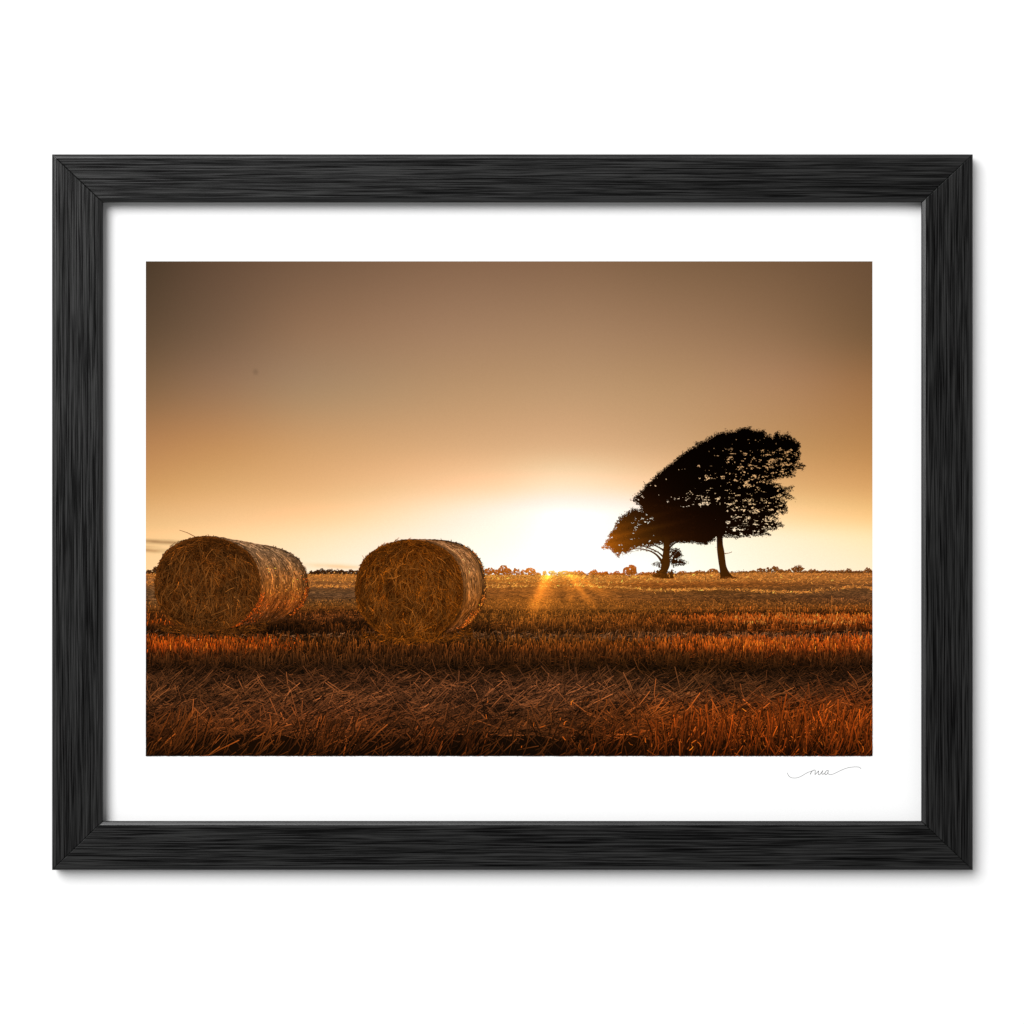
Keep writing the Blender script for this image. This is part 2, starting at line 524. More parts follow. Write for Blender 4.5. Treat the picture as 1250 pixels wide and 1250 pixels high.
# ------------------------------------------------------------------ printed stubble field
FY = [698, 702, 706, 711, 715, 725, 735, 742, 748, 755, 763, 767, 771, 777, 784, 795, 806, 815, 828, 845, 865, 890, 923]
FX = [178, 420, 640, 820, 1065]
FT = [
    [(186, 112, 50), (190, 112, 46), (255, 172, 74), (214, 130, 52), (196, 118, 50)],
    [(186, 114, 54), (192, 116, 50), (250, 162, 66), (210, 126, 50), (186, 112, 50)],
    [(166, 104, 54), (176, 108, 50), (204, 124, 48), (190, 112, 44), (176, 108, 48)],
    [(160, 100, 50), (150, 92, 44), (172, 98, 36), (156, 86, 32), (150, 90, 42)],
    [(128, 82, 44), (134, 82, 42), (156, 88, 34), (132, 72, 26), (122, 76, 38)],
    [(106, 72, 42), (104, 70, 42), (146, 82, 32), (112, 66, 30), (104, 66, 36)],
    [(98, 62, 30), (98, 61, 28), (134, 75, 26), (108, 61, 23), (102, 61, 29)],
    [(108, 62, 24), (104, 59, 21), (128, 72, 25), (112, 62, 21), (112, 62, 22)],
    [(84, 44, 14), (84, 44, 16), (100, 55, 18), (86, 46, 15), (82, 42, 14)],
    [(98, 47, 14), (92, 49, 20), (108, 60, 20), (118, 58, 18), (152, 68, 18)],
    [(72, 35, 11), (60, 31, 11), (96, 51, 17), (84, 42, 13), (100, 44, 13)],
    [(72, 36, 12), (62, 32, 11), (92, 48, 16), (92, 46, 15), (118, 52, 15)],
    [(54, 28, 10), (52, 27, 10), (72, 38, 13), (66, 34, 12), (68, 33, 12)],
    [(62, 34, 14), (64, 35, 14), (84, 48, 21), (86, 50, 25), (90, 53, 28)],
    [(108, 46, 11), (78, 42, 15), (86, 47, 16), (104, 51, 15), (140, 57, 15)],
    [(104, 41, 10), (70, 36, 12), (80, 40, 13), (92, 43, 13), (116, 46, 12)],
    [(56, 29, 11), (52, 28, 11), (54, 28, 11), (54, 28, 10), (58, 28, 10)],
    [(46, 25, 11), (46, 26, 12), (42, 23, 9), (40, 22, 8), (43, 23, 10)],
    [(64, 37, 18), (70, 40, 20), (74, 43, 22), (60, 35, 17), (62, 35, 17)],
    [(80, 46, 22), (84, 48, 24), (88, 51, 27), (82, 47, 23), (88, 45, 19)],
    [(74, 41, 19), (78, 43, 21), (76, 43, 21), (94, 46, 16), (110, 50, 15)],
    [(76, 39, 15), (76, 39, 16), (68, 36, 15), (98, 45, 13), (114, 52, 14)],
    [(68, 34, 11), (66, 32, 11), (54, 27, 10), (84, 37, 10), (92, 39, 10)],
]
BALE_SHADE = [(262, 772, 92, 8, .5), (504, 782, 92, 7, .52), (585, 768, 26, 7, .35), (350, 765, 36, 7, .45), (440, 762, 30, 7, .35)]


def rays(x, y):
    """the sun's streaks over the stubble, as printed"""
    out = np.zeros(x.shape)
    for (ax, ay, bx, by, w0, w1, a) in ((669, 699, 652, 746, 4.2, 8.0, 1.0), (664, 699, 640, 762, 2.5, 11, .28), (690, 699, 722, 738, 3.0, 6.0, .62),
                                        (693, 699, 752, 736, 3.0, 7.0, .34), (684, 699, 700, 742, 3.0, 6, .28), (676, 699, 668, 752, 4, 14, .3), (698, 700, 748, 728, 2.2, 4.5, .34), (694, 700, 730, 746, 1.6, 3.4, .3), (672, 700, 664, 756, 1.6, 4, .25)):
        ab = np.array([bx - ax, by - ay], float)
        L2 = ab @ ab
        t = ((x - ax) * ab[0] + (y - ay) * ab[1]) / L2
        d = np.abs((x - ax) * -ab[1] + (y - ay) * ab[0]) / math.sqrt(L2)
        w = w0 + (w1 - w0) * np.clip(t, 0, 1)
        out += a * .9 * np.exp(-(d / (w * 1.15)) ** 2 * 1.6) * np.clip(1.15 - t, 0, 1) ** .6 * (t > -.3)
    # the burst where the sun touches the ground
    out += .8 * np.exp(-((x - 668) / 8) ** 2 - ((y - 700) / 5.0) ** 2) + .55 * np.exp(-((x - 694) / 10) ** 2 - ((y - 700) / 4.0) ** 2)
    # small bright ring fragment
    rr = np.hypot(x - 693, y - 725)
    out += .25 * np.exp(-((rr - 7) / 2.2) ** 2) * (x > 693)
    return out


def field_col(x, y):
    wob = 2.2 * (vnoise(x / 70, y / 60, 9) - .5) * np.clip((y - 700) / 30, .2, 2.2)
    c = table(FX, FY, FT, x, np.clip(y + wob, 698, 923))
    veil = np.exp(-((x - 690) / 130) ** 2) * np.exp(-((y - 700) / 62.0) ** 2)
    c = c + veil[:, None] * np.array([16, 13, 4])
    for cx, cy, rx, ry, a in BALE_SHADE:
        e = ((x - cx) / rx) ** 2 + ((y - cy) / ry) ** 2
        c = c * (1 - a * np.exp(-e ** 1.3))[:, None]
    return c


def add_rays(c, x, y):
    r = rays(x, y)[:, None]
    return c + r * np.array([160, 88, 22])


fld = Art()
gx = np.linspace(178, 1065, 445)
v = np.linspace(0, 1, 130)
X = np.repeat(gx[None, :], len(v), 0)
Y = horizon(X) + (923 - horizon(X)) * (v ** 1.3)[:, None]
c = field_col(X.ravel(), Y.ravel())
dark = np.interp(Y.ravel(), [700, 715, 740, 800, 923], [.95, .85, .66, .48, .34])[:, None]
c = add_rays(c * dark * (.85 + .3 * fbm(X.ravel() / 5, Y.ravel() / 1.6, 3))[:, None], X.ravel(), Y.ravel())
fld.grid(X, Y, 100.0, c.reshape(X.shape + (3,)))


def straw(n, x, y, length, ang, w, gain, sig, tipgain=1.25, basegain=.7, bendsig=.05, tint=None, zj=4.0, zy=None):
    """straws rooted at x,y; ang in degrees from +x, counter-clockwise"""
    a = np.radians(ang)
    x1, y1 = x + np.cos(a) * length, y - np.sin(a) * length
    g = gain * np.minimum(np.exp(rng.normal(0, sig, n)), 1.55)
    soft = np.exp(-((x - 680) / 150) ** 2 - ((y - 715) / 50.0) ** 2)            # contrast washes out towards the sun
    g = 1 + (g - 1) * (1 - .55 * soft)
    tipgain, basegain = (1 + (tipgain - 1) * (1 - .5 * soft))[:, None], (1 + (basegain - 1) * (1 - .6 * soft))[:, None]
    cb = field_col(x, y - length * .25) * g[:, None]
    if tint is not None:
        cb = cb * tint
    c0 = add_rays(cb * basegain, x, y)
    c1 = add_rays(cb * tipgain, x1, y1)
    z = zf(y if zy is None else zy) + rng.uniform(0, zj, n)
    fld.strips(x, y, x1, y1, w, w * .75, rng.normal(0, bendsig, n), c0, c1, z)


# far field: fine flat texture, horizon to y=750
n = 16000
y = 700 + 44 * rng.uniform(0, 1, n) ** 1.1
x = rng.uniform(178, 1065, n)
y = np.maximum(y, horizon(x) + .2)
s = (y - 694) / 30
straw(n, x, y, 2.2 + 3.4 * s * rng.uniform(.4, 1.3, n), np.where(rng.uniform(0, 1, n) < .5, rng.normal(5, 13, n), rng.normal(176, 13, n)), .4 + .2 * s,
      .84 + .34 * vnoise(x / 90, y / 1.5, 25), .18, 1.04, .96)
# stubble stalks between y=735 and y=812, thicker and taller towards the viewer
n = 27000
rows = [734.0]
while rows[-1] < 811:
    rows.append(rows[-1] + 1.2 + (rows[-1] - 697) * .048)
rows = np.array(rows)
x = rng.uniform(178, 1065, n)
pw = (1.2 + (rows - 697) * .048) ** -.75
n = 19000
x = x[:n]
pick = rng.choice(len(rows), n, p=pw / pw.sum())
y = rows[pick] + rng.normal(0, .16, n) * (1.2 + (rows[pick] - 697) * .048) + 1.6 * (vnoise(x / 60, pick * 1.7, 23) - .5)
# gaps along the tramlines: chaff strip near 776 and bare strip near 812
keep = rng.uniform(0, 1, n) > .8 * np.exp(-((y - 776 - 2 * vnoise(x / 40, 0, 2)) / 3.5) ** 2)
x, y = x[keep], y[keep]
n = len(x)
s = (y - 697) / 100
h = (1.2 + 12.5 * s ** 1.8) * rng.uniform(.55, 1.15, n)
rowmod = .74 + .28 * vnoise(x / 150, y / 2.4, 21) + .24 * vnoise(x / 22, y / 5, 22)
flat = rng.uniform(0, 1, n) < np.interp(y, [733, 760, 790], [.45, .25, .06])
h = np.where(flat, h * .9 + 1.2, h)
straw(n, x, y, h, np.where(flat, rng.normal(8, 22, n) + 180 * (rng.uniform(0, 1, n) < .5), rng.normal(87, 12, n)), .40 + .5 * s, 1.16 * rowmod, .34, 1.3, .4, .05)
# sparkling red-gold tips where the low sun catches the stubble
for (xa, xb, ya, yb, m, col) in ((178, 372, 780, 797, 620, (200, 78, 14)), (178, 330, 782, 796, 170, (232, 112, 30)), (178, 215, 760, 764, 60, (200, 84, 18)),
                                 (820, 1065, 752, 762, 900, (208, 92, 24)), (880, 1065, 752, 764, 420, (238, 142, 58)), (780, 1065, 780, 798, 1100, (196, 82, 18)),
                                 (860, 1065, 782, 797, 420, (228, 116, 34)), (620, 800, 786, 798, 300, (146, 72, 20)), (820, 1065, 743, 748, 220, (186, 94, 30)),
                                 (640, 860, 752, 764, 260, (160, 84, 26))):
    xx = rng.uniform(xa, xb, m)
    edge = np.clip(np.minimum((xx - xa) / 60 + (xa < 200), (xb - xx) / 70 + (xb > 1040)), 0, 1)
    k = rng.uniform(0, 1, m) < edge ** .6 * (.35 + .65 * (vnoise(xx / 14, ya / 7, 31) > .38))
    xx = xx[k]
    m = len(xx)
    yy = rng.uniform(ya, yb, m)
    s = (yy - 697) / 100
    L = (1.5 + 7 * s) * rng.uniform(.35, 1, m)
    g = np.exp(rng.normal(-.12, .26, m))[:, None]
    cc = np.array(col) * g
    fld.strips(xx, yy, xx + rng.normal(0, .12, m) * L, yy - L, .45 + .5 * s, .35 + .4 * s, rng.normal(0, .05, m), cc * .55, cc * 1.05, zf(yy) + rng.uniform(2, 8, m), cc * .85)
# chaff strip, pale fallen straws near y=776 on the right and middle
m = 900
xx = np.concatenate([rng.uniform(560, 1065, 650), rng.uniform(178, 560, 250)])
yy = 776 + rng.normal(0, 2.6, m) + 2 * vnoise(xx / 40, 0, 2)
fld_c = np.array([118, 78, 48]) * np.exp(rng.normal(-.25, .3, m))[:, None]
L = rng.uniform(2.5, 8, m)
a = rng.normal(0, .45, m)
fld.strips(xx, yy, xx + np.cos(a) * L, yy - np.sin(a) * L, np.full(m, .8), np.full(m, .6), rng.normal(0, .08, m), fld_c, fld_c, zf(yy) + rng.uniform(2, 9, m))
# crests of the raked swaths
CREST = [([178, 190, 374, 410, 440, 592, 625, 640, 700, 760, 800, 860, 905, 950, 958, 975, 1000, 1065], [706, 705, 708, 709, 709, 711, 711.5, 709, 710, 711, 709, 709, 708, 707.5, 710.5, 709, 709.5, 711], .62),
         ([178, 190, 374, 410, 440, 592, 640, 700, 720, 760, 800, 860, 900, 930, 980, 1010, 1030, 1050, 1065], [714, 712, 715, 716, 716, 716, 715.5, 714.5, 715, 717.5, 721, 719, 719.3, 722, 723, 720, 717, 716, 719], 1.0),
         ([178, 374, 600, 760, 900, 1065], [703.4, 704, 705.5, 705.6, 704, 704.6], .8), ([178, 440, 600, 800, 830, 900, 1065], [702, 702.3, 703.4, 703.6, 702.4, 700.2, 701], .7)]
for cx, cy, st in CREST:
    m = 3600
    xx = rng.uniform(178, 1065, m)
    k = rng.uniform(0, 1, m) < .25 + .75 * vnoise(xx / 22, st * 9, 41)
    xx = xx[k]
    m = len(xx)
    yy = np.interp(xx, cx, cy) + rng.normal(0, .75, m) + .9 * (vnoise(xx / 5, st, 4) - .5)
    near = np.exp(-((xx - 680) / 260) ** 2)[:, None]
    cc = (np.array([206, 124, 54]) + near * np.array([26, 24, 8])) * np.exp(rng.normal(-.14, .25, m))[:, None] * (.75 + .25 * st)
    L = rng.uniform(1, 3.4, m)
    a = rng.normal(.2, .7, m)
    fld.strips(xx, yy, xx + np.cos(a) * L, yy - np.sin(a) * L, np.full(m, .75), np.full(m, .5), rng.normal(0, .1, m), add_rays(cc, xx, yy), add_rays(cc, xx, yy), zf(yy) + 6 + 6 * st + rng.uniform(0, 6, m))
# single tall stalks, sparkles, a stone
for (xa, ya, xb, yb, w) in ((958.6, 754, 958.8, 738, .9), (964, 752, 963.6, 741, .8), (1015.5, 751, 1015.3, 727, 1.0), (1019.6, 748, 1020, 738, 1.0), (936.5, 744, 936.3, 731, .8),
                            (1012, 764, 1017, 748, .7), (1036, 762, 1028, 752, .6), (870, 742, 872, 731, .8), (974, 752, 976, 746, .9), (931, 754, 932, 749, 1.0)):
    c = np.array([[205, 118, 48.]])
    fld.strips(*[np.array([v_]) for v_ in (xa, ya, xb, yb, w, w * .6)], np.zeros(1), c * .7, c, np.array([zf(ya) + 9.0]))
m = 26
xx = np.array([601, 605, 625, 618, 768, 770, 956, 958, 943, 1003, 1014, 1035, 1052, 1038, 922, 1018, 1033, 742, 780, 1008, 1048, 415, 870, 895, 930, 990])
yy = np.array([714, 715, 715.5, 716, 716, 715, 710, 710.5, 722, 718, 717, 715, 715, 743, 720, 761, 765, 759, 762, 758, 749, 711, 743, 753, 751, 765.])
fld.leaves(xx, yy, rng.uniform(.6, 1.0, m), np.tile([[255, 186, 96]], (m, 1)).astype(float), zf(yy) + 10, 1.0)
t = np.linspace(0, 2 * np.pi, 13)[:-1]
fld.add(np.append(905 + 4 * np.cos(t), 905), np.append(759 + 3 * np.sin(t), 759), zf(762), np.concatenate([np.tile([[72, 36, 12]], (12, 1)), [[88, 44, 16]]]).astype(float),
        np.array([[12, i, (i + 1) % 12, (i + 1) % 12] for i in range(12)])[:, :3].repeat(1, 0) if False else np.array([[12, 2 * i, 2 * i + 1, (2 * i + 2) % 12] for i in range(6)]))

# bare strip with fallen straws, y 800..826
m = 2300
xx = rng.uniform(178, 1065, m)
yy = rng.uniform(802, 830, m)
L = rng.uniform(5, 18, m)
straw(m, xx, yy, L, np.where(rng.uniform(0, 1, m) < .6, rng.normal(18, 22, m), rng.normal(150, 18, m)), rng.uniform(.4, .8, m), 1.05, .32, 1.12, .95, .06, zj=14)
# the raked mat of straw, leaning up to the right
n = 8200
xx = rng.uniform(165, 1065, n)
yy = 824 + 74 * rng.uniform(0, 1, n) ** 1.05
cl = vnoise(xx / 45, yy / 14, 51)
s = (yy - 697) / 150
L = (10 + 27 * rng.uniform(0, 1, n) ** 1.8) * s
ang = 0 + 34 * cl + rng.normal(0, 19, n)
ang = np.where(rng.uniform(0, 1, n) < .24, rng.normal(145, 28, n), ang)
hl = np.where(rng.uniform(0, 1, n) < .16, 1.32, np.where(rng.uniform(0, 1, n) < .24, .46, 1.0)) * (.78 + .5 * vnoise(xx / 30, yy / 7, 52))
straw(n, xx, yy, L, ang, rng.uniform(.5, 1.15, n) * s, 1.02 * hl, .28, 1.12, .84, .06, tint=np.array([1.0, .99, 1.04]), zj=26)
# standing foreground stubble, in tufts
TUFT = [(205, 26, 860), (235, 18, 868), (250, 12, 872), (385, 26, 868), (405, 24, 872), (425, 20, 868), (520, 18, 880), (535, 14, 885), (575, 16, 880), (585, 16, 890), (690, 18, 880), (735, 20, 875),
        (815, 22, 866), (835, 24, 862), (865, 22, 858), (885, 22, 860), (905, 22, 862), (930, 22, 858), (955, 24, 856), (975, 22, 852), (1000, 24, 858), (1022, 18, 846), (1040, 22, 858), (1060, 16, 866)]
for (tx, tw, ty) in TUFT:
    m = int(tw * 2.1)
    xx = tx + rng.normal(0, tw * .6, m) - 5
    yy = rng.uniform(888, 934, m)
    L = (yy - ty - rng.normal(0, 5)) * rng.uniform(.3, 1.0, m)
    lean = 84 if tx > 780 else (68 if tx > 440 else 64)
    an = rng.normal(lean, 16, m)
    warm = np.array([1.06, .97, .85]) if tx > 440 else np.array([1.02, .99, .95])
    straw(m, xx, yy, L, an, rng.uniform(.7, 1.6, m), np.where(rng.uniform(0, 1, m) < .16, 1.4, np.where(rng.uniform(0, 1, m) < .3, .5, .95)), .3, 1.22, .5, .04, tint=warm, zj=20)
# low leaning straws at the bottom edge
n = 900
xx = rng.uniform(160, 1065, n)
yy = rng.uniform(890, 940, n)
L = rng.uniform(10, 38, n)
ang = np.where(xx < 620, rng.normal(48, 15, n), np.where(xx < 780, rng.normal(62, 28, n), rng.normal(70, 26, n)))
ang = np.where(rng.uniform(0, 1, n) < .18, rng.normal(125, 15, n), ang)
straw(n, xx, yy, L, ang, rng.uniform(.7, 1.7, n), np.where(rng.uniform(0, 1, n) < .14, 1.35, np.where(rng.uniform(0, 1, n) < .3, .5, 1.0)), .3, 1.18, .6, .05, zj=24)
# curled bright leaves catching the light
m = 90
xx = np.concatenate([rng.uniform(800, 1065, 66), rng.uniform(560, 800, 24)])
yy = rng.uniform(856, 920, m)
L = rng.uniform(2, 8, m)
a = rng.uniform(.3, 2.6, m)
cc = np.array([206, 98, 26]) * np.exp(rng.normal(-.2, .3, m))[:, None]
fld.strips(xx, yy, xx + np.cos(a) * L, yy - np.sin(a) * L, np.full(m, 1.0), np.full(m, .5), rng.normal(0, .16, m), cc * .8, cc, zf(yy + 18) + rng.uniform(20, 30, m))
fld.build('printed_stubble_field', paper, 'printed stubble field with raked straw and sun streaks filling the lower picture')


# ------------------------------------------------------------------ printed bales
def bale(name, label, fc, fr, rc, rr, basey, face_dark, face_mid, face_hi, side, rim_spark, net):
    art = Art()
    z0 = zf(basey)
    fx, fy = fc
    frx, fry = fr

    def ring(t, th, grow=1.0):
        e = 0.93      # slightly squared outline
        cx, cy = fx + (rc[0] - fx) * t, fy + (rc[1] - fy) * t
        rx, ry = frx + (rr[0] - frx) * t, fry + (rr[1] - fry) * t
        c_, s_ = np.cos(th), np.sin(th)
        lump = 1 + .012 * np.sin(3 * th + fx) + .008 * np.sin(7 * th)
        return (cx + rx * grow * lump * np.sign(c_) * np.abs(c_) ** e, cy + ry * grow * lump * np.sign(s_) * np.abs(s_) ** e)

    # --- the side, wrapped in net: streaks run round the bale
    T, TH = np.meshgrid(np.linspace(0, 1, 26), np.radians(np.linspace(-112, 96, 60)))
    X, Y = ring(T.ravel(), TH.ravel())
    art.grid(X.reshape(T.shape), Y.reshape(T.shape), z0, (side(T.ravel(), np.degrees(TH.ravel())) * .62).reshape(T.shape + (3,)))
    n = 5200
    t = rng.uniform(0, 1, n)
    th = np.radians(rng.uniform(-105, 92, n))
    dth = np.radians(rng.uniform(3, 15, n))
    xa, ya = ring(t, th)
    xb, yb = ring(t + rng.normal(0, .03, n), th + dth)
    band = .55 + .9 * vnoise(t * 11, np.degrees(th) / 90, 61)
    g = (np.exp(rng.normal(0, .26, n)) * band)[:, None]
    cc = side(t, np.degrees(th)) * g
    art.strips(xa, ya, xb, yb, rng.uniform(.35, .8, n), rng.uniform(.25, .6, n), rng.normal(-.03, .03, n), cc, cc * .92, z0 + 3 + rng.uniform(0, 14, n))
    # net glints
    n = 420
    t = rng.uniform(0, 1, n) if net is None else rng.uniform(net[0], net[1], n)
    th = np.radians(rng.uniform(-100, 60, n))
    xa, ya = ring(t, th)
    xb, yb = ring(t, th + np.radians(rng.uniform(1, 5, n)))
    cc = (side(t, np.degrees(th)) * 1.25 + np.array([16, 16, 18])) * np.exp(rng.normal(0, .2, n))[:, None]
    art.strips(xa, ya, xb, yb, np.full(n, .5), np.full(n, .4), np.zeros(n), cc, cc, z0 + 18 + rng.uniform(0, 3, n))
    # sparks of low sun
    for (ta, tb, tha, thb, m, col) in rim_spark:
        t = rng.uniform(ta, tb, m)
        th = np.radians(rng.uniform(tha, thb, m))
        xa, ya = ring(t, th)
        L = rng.uniform(.5, 2.6, m)
        a = rng.uniform(0, np.pi, m)
        cc = np.array(col) * np.exp(rng.normal(-.15, .3, m))[:, None]
        art.strips(xa, ya, xa + np.cos(a) * L, ya - np.sin(a) * L, np.full(m, .8), np.full(m, .5), np.zeros(m), cc, cc, z0 + 21 + rng.uniform(0, 3, m))
    # --- the round end
    R, TH = np.meshgrid(np.linspace(0.0, 1.0, 14), np.linspace(0, 2 * np.pi, 65))
    X, Y = ring(np.zeros(R.size), TH.ravel())
    X, Y = fx + (X - fx) * R.ravel(), fy + (Y - fy) * R.ravel()
    k = (.75 + .5 * fbm(X / 9, Y / 9, 71))[:, None]
    art.grid(X.reshape(R.shape), Y.reshape(R.shape), z0 + 26, ((face_dark + (face_mid - face_dark) * np.clip(R.ravel() * 3 - 2.2, 0, .75)[:, None]) * k).reshape(R.shape + (3,)))

    def face_tone(x, y):
        v = (y - (fy - fry)) / (2 * fry)
        topdark = np.interp(v, [0, .10, .25, .6, .9, 1.0], [.90, .90, .96, 1.0, .90, .78])
        edge = np.hypot((x - fx) / frx, (y - fy) / fry)
        return topdark * np.interp(edge, [0, .8, 1.0], [1, 1, 1.0]) * (.48 + 1.0 * fbm(x / 9, y / 12, 73))

    # straws of the end: winding round the core, with loose ones hanging down
    n = 6400
    r = np.sqrt(rng.uniform(0, 1, n)) * .985
    th = rng.uniform(0, 2 * np.pi, n)
    xx, yy = ring(np.zeros(n), th)
    xx, yy = fx + (xx - fx) * r, fy + (yy - fy) * r
    tang = np.arctan2(-(np.cos(th)) * fry, -np.sin(th) * frx)          # tangent, y up
    mix = rng.uniform(0, 1, n)
    outer = r > .80
    down = np.radians(-90 + (xx - fx) / frx * 26 + rng.normal(0, 22, n))
    ang = np.where(mix < np.where(outer, .72, .38), tang + rng.normal(0, .38, n), np.where(mix < .86, down, rng.uniform(0, 2 * np.pi, n)))
    L = rng.uniform(3, 17, n) * np.where(outer, .9, 1.2)
    ca, sa = np.cos(ang), np.sin(ang)
    xb, yb = xx + ca * L, yy - sa * L
    ee = np.hypot((xb - fx) / frx, (yb - fy) / fry)
    k = ee < 1.02
    xx, yy, xb, yb, n = xx[k], yy[k], xb[k], yb[k], int(k.sum())
    g = (face_tone(xx, yy) * np.exp(rng.normal(-.06, .30, n)))[:, None]
    q = rng.uniform(0, 1, n)[:, None]
    cc = np.where(q < .3, face_dark * 1.1, face_mid) * g
    art.strips(xx, yy, xb, yb, rng.uniform(.35, .72, n), rng.uniform(.25, .55, n), rng.normal(0, .10, n), cc, cc * .88, z0 + 28 + rng.uniform(0, 18, n))
    # bright loose straws on top
    n = 620
    r = np.sqrt(rng.uniform(0, 1, n)) * .9
    th = rng.uniform(0, 2 * np.pi, n)
    xx, yy = fx + frx * r * np.cos(th), fy + fry * r * np.sin(th)
    keep = rng.uniform(0, 1, n) < np.interp(yy, [fy - fry, fy - .4 * fry, fy, fy + fry], [.25, .8, 1, .8])
    xx, yy = xx[keep], yy[keep]
    n = len(xx)
    ang = np.radians(-90 + (xx - fx) / frx * 30 + rng.normal(0, 26, n))
    ang = np.where(rng.uniform(0, 1, n) < .22, rng.uniform(0, 2 * np.pi, n), ang)
    L = rng.uniform(7, 22, n)
    xb, yb = xx + np.cos(ang) * L, yy - np.sin(ang) * L
    k = np.hypot((xb - fx) / frx, (yb - fy) / fry) < 1.04
    xx, yy, xb, yb, n = xx[k], yy[k], xb[k], yb[k], int(k.sum())
    g = (np.exp(rng.normal(-.24, .24, n)) * (.5 + .5 * face_tone(xx, yy)))[:, None]
    cc = face_hi * g * .93
    art.strips(xx, yy, xb, yb, rng.uniform(.32, .66, n), rng.uniform(.25, .45, n), rng.normal(0, .10, n), cc * .85, cc, z0 + 47 + rng.uniform(0, 8, n))
    # frayed outline
    n = 1300
    th = rng.uniform(0, 2 * np.pi, n)
    xx, yy = ring(np.zeros(n), th, .985)
    tang = np.arctan2(-np.cos(th) * fry, -np.sin(th) * frx) + np.where(rng.uniform(0, 1, n) < .5, 0, np.pi)
    ang = tang + rng.normal(0, .32, n)
    L = rng.uniform(1.5, 6, n)
    onright = (np.cos(th) > .1)
    L = np.where(onright, L * .6, L)
    cc = face_mid * (.88 * np.exp(rng.normal(0, .3, n)))[:, None]
    art.strips(xx, yy, xx + np.cos(ang) * L, yy - np.sin(ang) * L, np.full(n, .7), np.full(n, .4), rng.normal(0, .1, n), cc, cc, z0 + 56 + rng.uniform(0, 3, n))
    n = 160          # fray of the far edge
    th = np.radians(rng.uniform(-95, 75, n))
    xx, yy = ring(np.ones(n), th, .99)
    ang = rng.uniform(-1.4, 1.4, n) - th * .3
    L = rng.uniform(.8, 3.4, n)
    cc = side(np.ones(n), np.degrees(th)) * np.exp(rng.normal(0, .3, n))[:, None]
    art.strips(xx, yy, xx + np.cos(ang) * L, yy - np.sin(ang) * L, np.full(n, .6), np.full(n, .4), np.zeros(n), cc, cc, z0 + 1 + rng.uniform(0, 2, n))
    n = 520
    xx = fx + rng.uniform(-.95, 1.15, n) * frx
    yy = basey + rng.normal(0, 2.6, n) - 7 * np.abs((xx - fx) / frx) ** 3
    L = rng.uniform(2, 9, n)
    a = np.where(rng.uniform(0, 1, n) < .6, rng.normal(.2, .5, n), rng.uniform(0, np.pi, n))
    cc = face_mid * (.82 * np.exp(rng.normal(0, .34, n)))[:, None]
    art.strips(xx, yy, xx + np.cos(a) * L, yy - np.sin(a) * L, rng.uniform(.4, .8, n), np.full(n, .4), rng.normal(0, .1, n), cc, cc, z0 + 56 + rng.uniform(0, 6, n))
    return art


def side_one(t, deg):
    k = [-112, -80, -55, -30, -8, 12, 35, 60, 96]
    A = [(98, 68, 42), (120, 86, 56), (130, 94, 62), (134, 90, 52), (150, 88, 38), (142, 72, 24), (92, 46, 15), (56, 29, 10), (36, 18, 6)]
    c = pchip(k, np.array(A, float), np.asarray(deg, float))
    return c * np.interp(t, [0, .12, .4, .75, 1], [.92, .98, 1.08, 1.02, .84])[:, None]


def side_two(t, deg):
    k = [-112, -80, -55, -30, -8, 12, 35, 60, 96]
    A = [(84, 46, 16), (106, 66, 34), (134, 88, 50), (140, 90, 48), (134, 82, 38), (122, 68, 24), (96, 50, 14), (64, 32, 9), (40, 20, 6)]
    c = pchip(k, np.array(A, float), np.asarray(deg, float))
    return c * np.interp(t, [0, .16, .30, .5, .64, .78, 1], [.86, .9, 1.12, 1.02, 1.08, .84, .74])[:, None]


b1 = bale('printed_straw_bale', '', (253.0, 713.0), (64.5, 58.0), (324.0, 714.5), (51.5, 47.5), 772.0,
          np.array([44, 19, 3.]), np.array([96, 51, 15.]), np.array([148, 88, 36.]), side_one,
          [(.0, .10, 8, 68, 150, (200, 80, 18)), (.2, .95, -20, 24, 130, (212, 124, 46)), (.5, .98, 0, 40, 60, (190, 88, 26)), (.93, 1.0, -10, 50, 90, (206, 88, 24)),
           (.05, .35, 20, 60, 70, (188, 78, 20))], None)
# one long stray straw over the top
c = np.array([[110, 66, 28.]])
for q in ((238, 655, 219, 647, .8), (207, 667, 214, 662, .6), (363, 684, 366, 684, .6), (213, 666, 218, 660, .6)):
    b1.strips(*[np.array([float(v_)]) for v_ in q], np.array([.4]), np.array([.04]), c, c, np.array([zf(772) + 61.0]))
b1.build('printed_straw_bale', paper, 'printed round straw bale at the left with its longer side towards the low sun')

b2 = bale('printed_straw_bale', '', (500.0, 720.0), (66.0, 61.5), (536.5, 716.0), (56.5, 56.5), 782.0,
          np.array([56, 22, 2.]), np.array([110, 57, 12.]), np.array([162, 93, 33.]), side_two,
          [(.9, 1.0, 10, 58, 130, (212, 110, 36)), (.94, 1.0, -60, 10, 50, (190, 110, 44)), (.7, 1.0, 30, 60, 80, (196, 92, 28))], (.18, .72))
c = np.array([[150, 92, 40.]])
for q in ((594, 722, 598, 732, .7), (592, 718, 599, 728, .6), (590, 735, 596, 727, .6), (447, 686, 442, 678, .5), (462, 668, 470, 662, .6), (480, 662, 487, 656, .5)):
    b2.strips(*[np.array([float(v_)]) for v_ in q], np.array([.4]), np.array([.06]), c, c, np.array([zf(782) + 61.0]))
b2.build('printed_straw_bale', paper, 'printed round straw bale nearer the middle, seen almost end on')


